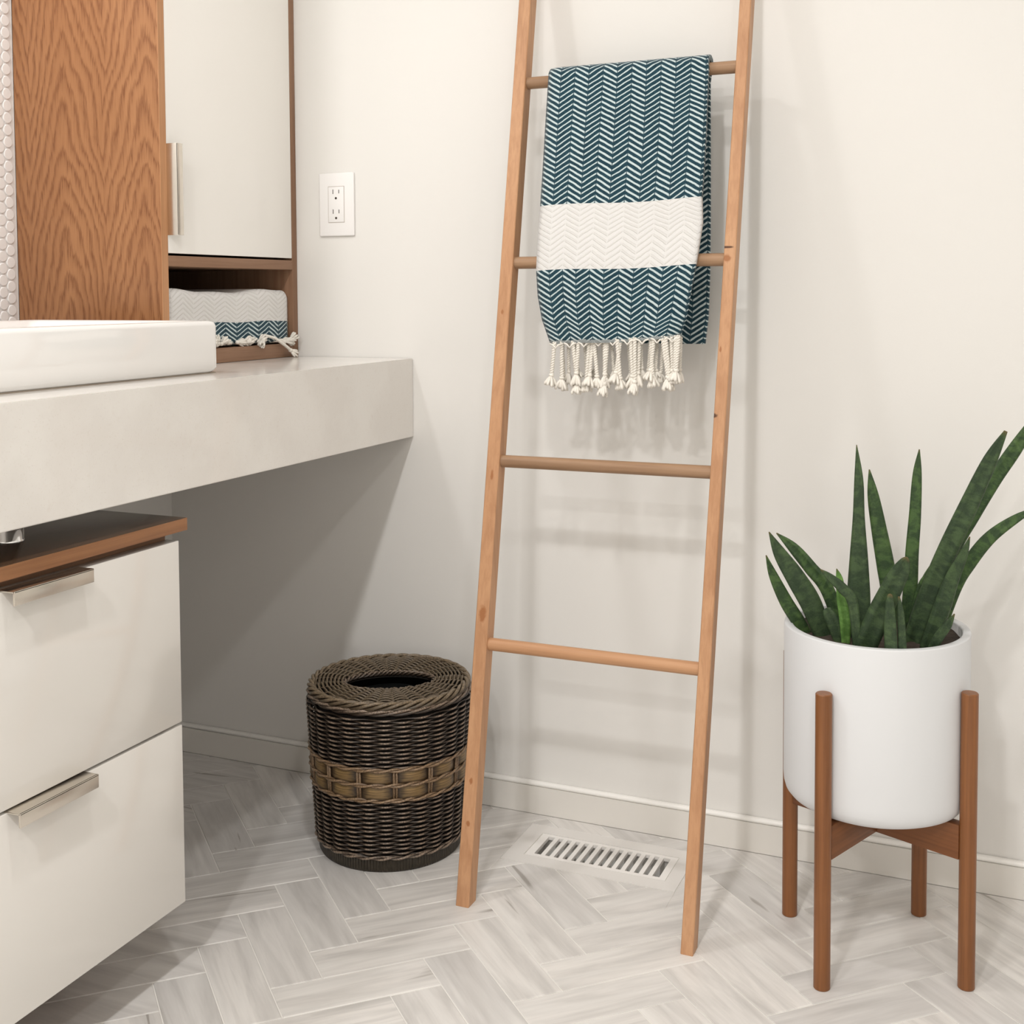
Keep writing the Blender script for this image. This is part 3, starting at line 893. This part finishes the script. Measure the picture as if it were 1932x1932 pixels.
# added dark core that blocks light through the weave, and bottom
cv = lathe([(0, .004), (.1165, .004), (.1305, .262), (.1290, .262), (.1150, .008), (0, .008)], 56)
mesh('light_block_core', cv[0], cv[1], M_core, bk, smooth=True)
fv = lathe([(.116, 0), (.1215, 0), (.1235, .004), (.1235, .022), (.1205, .025), (.114, .025)], 84)
def footmat():
    k = N('wrapped_foot'); v = k.coord()
    X, Y, Z = k.xyz(v); an = k.math('ARCTAN2', Y, X)
    wv = k.math('SINE', k.math('MULTIPLY', an, 150.0)); nz = k.noise(v, 120, 3)
    c = k.mix(nz, (.018, .014, .008), (.05, .038, .024)); k.bump(wv, .7, .0012); return k.out(c, .45, spec=.45)
mesh('foot_ring', fv[0], fv[1], footmat(), bk, smooth=True)
# upright stakes in the decorative band, pairs
def twisted(R, z, rs, off, turns, nstr=2, seg=360):
    return join([ring(lambda th, p=p: R + off * math.cos(turns * th + 2 * PI * p / nstr), lambda th, p=p: z + off * 1.15 * math.sin(turns * th + 2 * PI * p / nstr), rs, seg, 6) for p in range(nstr)])
for z, nm in ((.1250, 'twisted_band'), (.1505, 'twisted_band'), (.1765, 'twisted_band'), (.0265, 'twisted_band')):
    tr = 14
    v, f = twisted(RB(z) + .0042 - (.001 if z < .1 else 0), z, .0021, .0018, tr)
    o = mesh(nm, v, f, M_twist if z > .1 else M_wick, bk, smooth=True)
    addwearglint(o, lambda co, z=z: max(0, min(1, (math.hypot(co.x, co.y) - RB(z) - .0035) / .003)))
PH0 = -PI / 2 + .12
stm = None; spm = None
for k in range(14):
    a = PH0 + 2 * PI * k / 14
    if stm is None:
        g_ = []
        for dy in (-.0023, .0023):
            g_.append(tube([(RB(.124) + .0022, dy, .1235), (RB(.15) + .0030, dy, .151), (RB(.178) + .0022, dy, .178)], .0021, 8))
        v, f = join(g_); st = mesh('stake', v, f, M_twist, bk, smooth=True); stm = st.data
        addwearglint(st, lambda co: .6)
    else:
        st = bpy.data.objects.new('stake', stm); C.objects.link(st); st.parent = bk
    st.rotation_euler = (0, 0, a)
    for zc in (.1378, .1635):
        am = a + PI / 14
        if spm is None:
            vs, fs = [], []
            nu, nv = 10, 6; wh = .0298; hh = .0118
            R0 = RB(zc) + .0005
            for i in range(nu + 1):
                u = -1 + 2 * i / nu
                for j in range(nv + 1):
                    t = -1 + 2 * j / nv
                    th = u * PI / 14
                    bl = .0052 * (1 - u * u) + .0012 * (1 - t ** 4) - .001
                    rr = R0 + bl
                    vs.append((rr * math.cos(th), rr * math.sin(th), t * hh))
            for i in range(nu):
                for j in range(nv):
                    q = i * (nv + 1) + j; fs.append((q, q + nv + 1, q + nv + 2, q + 1))
            s_ = mesh('splint', vs, fs, M_splint, bk, smooth=True); spm = s_.data
        else:
            s_ = bpy.data.objects.new('splint', spm); C.objects.link(s_); s_.parent = bk
        s_.location = (0, 0, zc); s_.rotation_euler = (0, 0, am)
# lid: concentric weave, dished, with thick plaited rim and hole border
HA, HBx = .079, .050
VA = math.atan2(-1.8186, 1.0191) + PI / 2       # long axis of the oval opening
def oval(th):
    c_, s_ = math.cos(th - VA), math.sin(th - VA)
    return HA * HBx / math.sqrt((HBx * c_) ** 2 + (HA * s_) ** 2)
lid = []
RI, RO = .080, .131
nr = 16
for k in range(nr):
    r = RI + (RO - RI) * (k + .5) / nr
    q = (r - RI) / (RO - RI)
    z = HB + .0015 - .004 * (1 - q) ** 2 - .004 * q ** 4; r = RI
    lid.append(ring(lambda th, q=q: oval(th) + (RO - oval(th)) * q, lambda th, z=z, k=k: z + .0034 * math.cos(NST / 2 * th + PI * k), .0019, NST * 6, 6, .0016))
v, f = join(lid)
o = tag(mesh('lid_weave', v, f, M_wicktop, bk, smooth=True), kind='stuff')
addwearglint(o, lambda co: .55)
vs, fs = [], []
for i in range(72):
    th = 2 * PI * i / 72
    for r, z in ((oval(th) - .001, HB - .007), (RO + .003, HB - .007), (RO + .003, HB - .010), (oval(th) - .001, HB - .012)):
        vs.append((r * math.cos(th), r * math.sin(th), z))
for i in range(72):
    j = (i + 1) % 72
    for k in range(4): fs.append((i * 4 + k, j * 4 + k, j * 4 + (k + 1) % 4, i * 4 + (k + 1) % 4))
mesh('lid_core', vs, fs, M_core, bk, smooth=False)  # added dark backing, blackens the gaps of the lid weave
for R, z, rs, off, turns, ns in ((.1340, HB - .0030, .0031, .0045, 9, 4), (.1375, HB - .0125, .0027, .0028, 8, 3)):
    v, f = twisted(R, z, rs, off, turns, ns, 420)
    o = mesh('plaited_rim', v, f, M_wick if z < HB - .005 else M_wicktop, bk, smooth=True)
    addwearglint(o, lambda co, z=z, off=off: max(0, min(1, (co.z - z) / off * .7 + .25)))
v, f = join([ring(lambda th, p=p: oval(th) - .001 + .0028 * math.cos(13 * th + 2 * PI * p / 3), lambda th, p=p: HB - .0045 + .0030 * math.sin(13 * th + 2 * PI * p / 3), .0022, 360, 6) for p in range(3)])
o = mesh('hole_border', v, f, M_wick, bk, smooth=True)
addwearglint(o, lambda co: max(0, min(1, (co.z - HB + .0045) / .004 * .5 + .2)))
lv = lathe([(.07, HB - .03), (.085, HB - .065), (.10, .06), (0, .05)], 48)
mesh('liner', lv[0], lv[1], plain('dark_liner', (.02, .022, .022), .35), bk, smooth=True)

# ------------------------------------------------------------------ plant stand
PX, PY = 1.4440, -.2465
ANG = math.radians(-22)
st = empty('plant_stand', (PX, PY, 0), 'mid-century four-legged wooden plant stand holding the white pot', 'plant stand', rot=(0, 0, ANG))
LR = .0113; HD = .1392
lm = None
for k in range(4):
    a = k * PI / 2
    if lm is None:
        prf = [(0, 0), (LR - .001, 0), (LR, .001), (LR, .4075), (LR - .0012, .4088), (0, .409)]
        v, f = lathe(prf, 28)
        lg = mesh('leg', v, f, M_teak, st); lm = lg.data
        lm.polygons.foreach_set('use_smooth', [True] * len(lm.polygons))
        lm.set_sharp_from_angle(angle=math.radians(40))
    else:
        lg = bpy.data.objects.new('leg', lm); C.objects.link(lg); lg.parent = st
    lg.location = (HD * math.cos(a), HD * math.sin(a), 0); lg.rotation_euler = (0, 0, a * 1.7)
for k in range(2):
    L = HD - LR + .002
    bm = bmesh.new()
    addbox(bm, -L, L, -.0085 + k * .0002, .0085 - k * .0002, .1775 + k * .0003, .2253 - k * .0003, bev=.0008)
    frombm('crossbar', bm, M_teak_bar, st, rot=(0, 0, k * PI / 2), auto=True)

# ------------------------------------------------------------------ potted plant
pt = empty('potted_plant', (PX, PY, .2255), 'snake plant with thick banded green leaves in a matte white cylinder pot', 'potted plant')
PR, PH = .1278, .2495
prof = [(0, 0), (PR - .022, 0), (PR - .015, .0015), (PR - .008, .005), (PR - .003, .011), (PR - .0008, .019), (PR, .030), (PR, PH - .002), (PR - .0006, PH - .0005), (PR - .002, PH),
        (PR - .0095, PH), (PR - .0112, PH - .0006), (PR - .0118, PH - .002), (PR - .0118, PH - .03), (0, PH - .03)]
v, f = lathe(prof, 96)
mesh('pot', v, f, M_pot, pt, smooth=True)
vs = [(0, 0, PH - .012)]; fs = []; rnd = random.Random(5)
for i in range(1, 11):
    for k in range(36):
        a = 2 * PI * k / 36; r = (PR - .0115) * i / 10
        vs.append((r * math.cos(a), r * math.sin(a), PH - .014 + rnd.uniform(-.003, .003)))
for k in range(36):
    k2 = (k + 1) % 36; fs.append((0, 1 + k, 1 + k2))
    for i in range(9): fs.append((1 + i * 36 + k, 1 + (i + 1) * 36 + k, 1 + (i + 1) * 36 + k2, 1 + i * 36 + k2))
mesh('soil', vs, fs, M_soil, pt, smooth=True)

def leaf_mat(name, c1, c2, band):
    k = N(name); U, V, _ = k.xyz(k.n('ShaderNodeUVMap').outputs[0]); v = k.coord()
    cmb = k.n('ShaderNodeCombineXYZ'); k.l(k.math('MULTIPLY', U, 3.0), cmb.inputs[0]); k.l(k.math('MULTIPLY', V, 85.0), cmb.inputs[1])
    b = k.noise(cmb.outputs[0], 1.0, 4, .6, .5, w=k.math('MULTIPLY', k.rnd(), 20.0))
    big = k.noise(v, 16, 2)
    c = k.mix(big, c1, c2)
    c = k.mix(k.math('MULTIPLY', k.ramp(b, [(.40, (0, 0, 0)), (.56, (1, 1, 1))]), .85), c, band)
    fine = k.noise(v, 500, 2)
    c = k.mix(k.math('MULTIPLY', fine, .18), c, (.20, .26, .15))
    tip = k.n('ShaderNodeVertexColor', layer_name='tip').outputs[0]
    c = k.mix(tip, c, (.12, .09, .035))
    k.bump(b, .15, .001)
    return k.out(c, .5, spec=.25)
LM = [leaf_mat('leaf_dark', (.030, .058, .022), (.062, .105, .040), (.010, .026, .012)),
      leaf_mat('leaf_mid', (.032, .078, .018), (.085, .150, .042), (.010, .032, .010)),
      leaf_mat('leaf_light', (.12, .26, .05), (.20, .38, .09), (.07, .17, .03))]
LEAVES = [[(1.2997, -0.31, 0.576, 0.0008), (1.308, -0.2988, 0.5453, 0.0065), (1.3242, -0.2875, 0.5062, 0.0096), (1.3416, -0.2763, 0.4734, 0.01), (1.3576, -0.265, 0.438, 0.0084)], [(1.3037, -0.31, 0.6098, 0.0008), (1.3177, -0.3013, 0.5782, 0.0094), (1.3389, -0.2925, 0.5425, 0.014), (1.3602, -0.2837, 0.5025, 0.0151), (1.3797, -0.275, 0.4432, 0.0115)], [(1.2987, -0.23, 0.593, 0.0009), (1.3235, -0.2312, 0.5733, 0.0081), (1.3493, -0.2325, 0.5454, 0.0102), (1.3749, -0.2337, 0.5134, 0.0106), (1.4026, -0.235, 0.4349, 0.0095)], [(1.3822, -0.35, 0.5714, 0.0006), (1.3938, -0.3462, 0.5612, 0.005), (1.4109, -0.3425, 0.5458, 0.0072), (1.424, -0.3388, 0.526, 0.007), (1.4299, -0.335, 0.4652, 0.006)], [(1.3985, -0.315, 0.5662, 0.0006), (1.4022, -0.3125, 0.5504, 0.0051), (1.4044, -0.31, 0.5234, 0.0063), (1.4092, -0.3075, 0.4966, 0.0081), (1.4106, -0.305, 0.4507, 0.0051)], [(1.4155, -0.25, 0.7321, 0.0006), (1.4194, -0.254, 0.6838, 0.0064), (1.4204, -0.258, 0.6281, 0.0087), (1.4215, -0.262, 0.5599, 0.014), (1.4216, -0.266, 0.4979, 0.0171), (1.4175, -0.27, 0.4419, 0.0124)], [(1.4273, -0.2, 0.6906, 0.0009), (1.4334, -0.204, 0.6539, 0.008), (1.4429, -0.208, 0.6038, 0.0111), (1.453, -0.212, 0.552, 0.0127), (1.4589, -0.216, 0.5108, 0.0121), (1.4581, -0.22, 0.4327, 0.0095)], [(1.4943, -0.35, 0.5973, 0.0039), (1.486, -0.345, 0.5769, 0.0117), (1.4717, -0.34, 0.5449, 0.0147), (1.4545, -0.335, 0.504, 0.0163), (1.4389, -0.33, 0.4608, 0.015)], [(1.4981, -0.22, 0.7259, 0.0008), (1.4957, -0.222, 0.6897, 0.0064), (1.4935, -0.224, 0.6314, 0.0085), (1.4903, -0.226, 0.5791, 0.0094), (1.4881, -0.228, 0.5163, 0.0104), (1.4831, -0.23, 0.4383, 0.0099)], [(1.6131, -0.3, 0.7648, 0.0024), (1.5941, -0.294, 0.7247, 0.0092), (1.5672, -0.288, 0.6593, 0.0123), (1.5398, -0.282, 0.5922, 0.0135), (1.5155, -0.276, 0.524, 0.0141), (1.4926, -0.27, 0.4503, 0.0132)], [(1.6578, -0.19, 0.7919, 0.001), (1.6287, -0.195, 0.7383, 0.0092), (1.5973, -0.2, 0.686, 0.0103), (1.5694, -0.205, 0.6333, 0.0103), (1.5431, -0.21, 0.5802, 0.0104), (1.5131, -0.215, 0.484, 0.0094), (1.5061, -0.22, 0.4381, 0.0083)], [(1.6559, -0.24, 0.6571, 0.0008), (1.6269, -0.24, 0.6392, 0.0058), (1.5938, -0.24, 0.6105, 0.0086), (1.5679, -0.24, 0.5738, 0.0096), (1.5474, -0.24, 0.535, 0.0102), (1.5194, -0.24, 0.4451, 0.0093)], [(1.5706, -0.31, 0.6229, 0.0008), (1.5633, -0.305, 0.5987, 0.0054), (1.5487, -0.3, 0.5627, 0.0094), (1.5358, -0.295, 0.5204, 0.0114), (1.5173, -0.29, 0.4586, 0.011)], [(1.5533, -0.32, 0.5195, 0.0008), (1.5449, -0.3167, 0.5028, 0.0054), (1.5337, -0.3133, 0.4848, 0.0069), (1.5226, -0.31, 0.4607, 0.0059)], [(1.4743, -0.355, 0.5474, 0.0034), (1.4739, -0.355, 0.5288, 0.0066), (1.4747, -0.355, 0.5053, 0.0083), (1.4763, -0.355, 0.4659, 0.0088)], [(1.485, -0.35, 0.5435, 0.0012), (1.487, -0.35, 0.5269, 0.0039), (1.4885, -0.35, 0.5054, 0.0051), (1.4904, -0.35, 0.4662, 0.0058)], [(1.5153, -0.24, 0.564, 0.0006), (1.5108, -0.24, 0.5483, 0.0046), (1.5048, -0.24, 0.5249, 0.0082), (1.49, -0.24, 0.4418, 0.0093)], [(1.3821, -0.3, 0.5054, 0.0062), (1.3892, -0.3, 0.4927, 0.0097), (1.3974, -0.3, 0.4728, 0.0097), (1.4056, -0.3, 0.4446, 0.0061)]]
kind = [1, 0, 1, 0, 2, 0, 1, 0, 1, 0, 1, 1, 0, 0, 0, 0, 1, 0]
def rs(pts, n):
    out = []
    for i in range(n + 1):
        t = i / n * (len(pts) - 1); a = min(int(t), len(pts) - 2); u = t - a
        p0 = pts[max(a - 1, 0)]; p1 = pts[a]; p2 = pts[a + 1]; p3 = pts[min(a + 2, len(pts) - 1)]
        out.append(tuple(.5 * ((2 * p1[k]) + (-p0[k] + p2[k]) * u + (2 * p0[k] - 5 * p1[k] + 4 * p2[k] - p3[k]) * u * u + (-p0[k] + 3 * p1[k] - 3 * p2[k] + p3[k]) * u ** 3) for k in range(4)))
    return out
for li, pts in enumerate(LEAVES):
    P = rs(pts, 36); n = len(P); sides = 16
    vs, fs, uv, tipv = [], [], [], []
    s = 0
    for i, p in enumerate(P):
        c = Vector(p[:3]); t = (Vector(P[min(i + 1, n - 1)][:3]) - Vector(P[max(i - 1, 0)][:3])).normalized()
        if i: s += (c - Vector(P[i - 1][:3])).length
        face = Vector((.10 + .25 * math.sin(li * 2.1), -1, .15)).normalized()
        a = t.cross(face).normalized(); b = a.cross(t).normalized()
        r = max(p[3], .0004)
        if i < 3 and pts[0][3] > .003: r *= (.35, .75, .93)[i]
        for k in range(sides):
            q = 2 * PI * k / sides
            dep = .52 * r * math.sin(q)
            if math.sin(q) > 0: dep *= (1 - .75 * math.exp(-(math.cos(q) / .35) ** 2))   # shallow channel on the front
            else: dep *= 1.15
            pos = c + a * r * math.cos(q) + b * dep
            vs.append((pos.x - PX, pos.y - PY, pos.z - .2255)); uv.append((k / sides, s + li)); tipv.append(max(0, 1 - s / .006) if i < 5 and li != 17 else 0)
    for i in range(n - 1):
        for k in range(sides):
            k2 = (k + 1) % sides; fs.append((i * sides + k, i * sides + k2, (i + 1) * sides + k2, (i + 1) * sides + k))
    fs.append(tuple(range(sides))[::-1]); fs.append(tuple((n - 1) * sides + k for k in range(sides)))
    o = mesh('leaf', vs, fs, LM[kind[li]], pt, smooth=True, uvs=uv)
    ca = o.data.color_attributes.new('tip', 'FLOAT_COLOR', 'POINT')
    for i, t_ in enumerate(tipv): ca.data[i].color = (t_, t_, t_, 1)
    if kind[li] == 2: o['label'] = 'young bright green leaf'
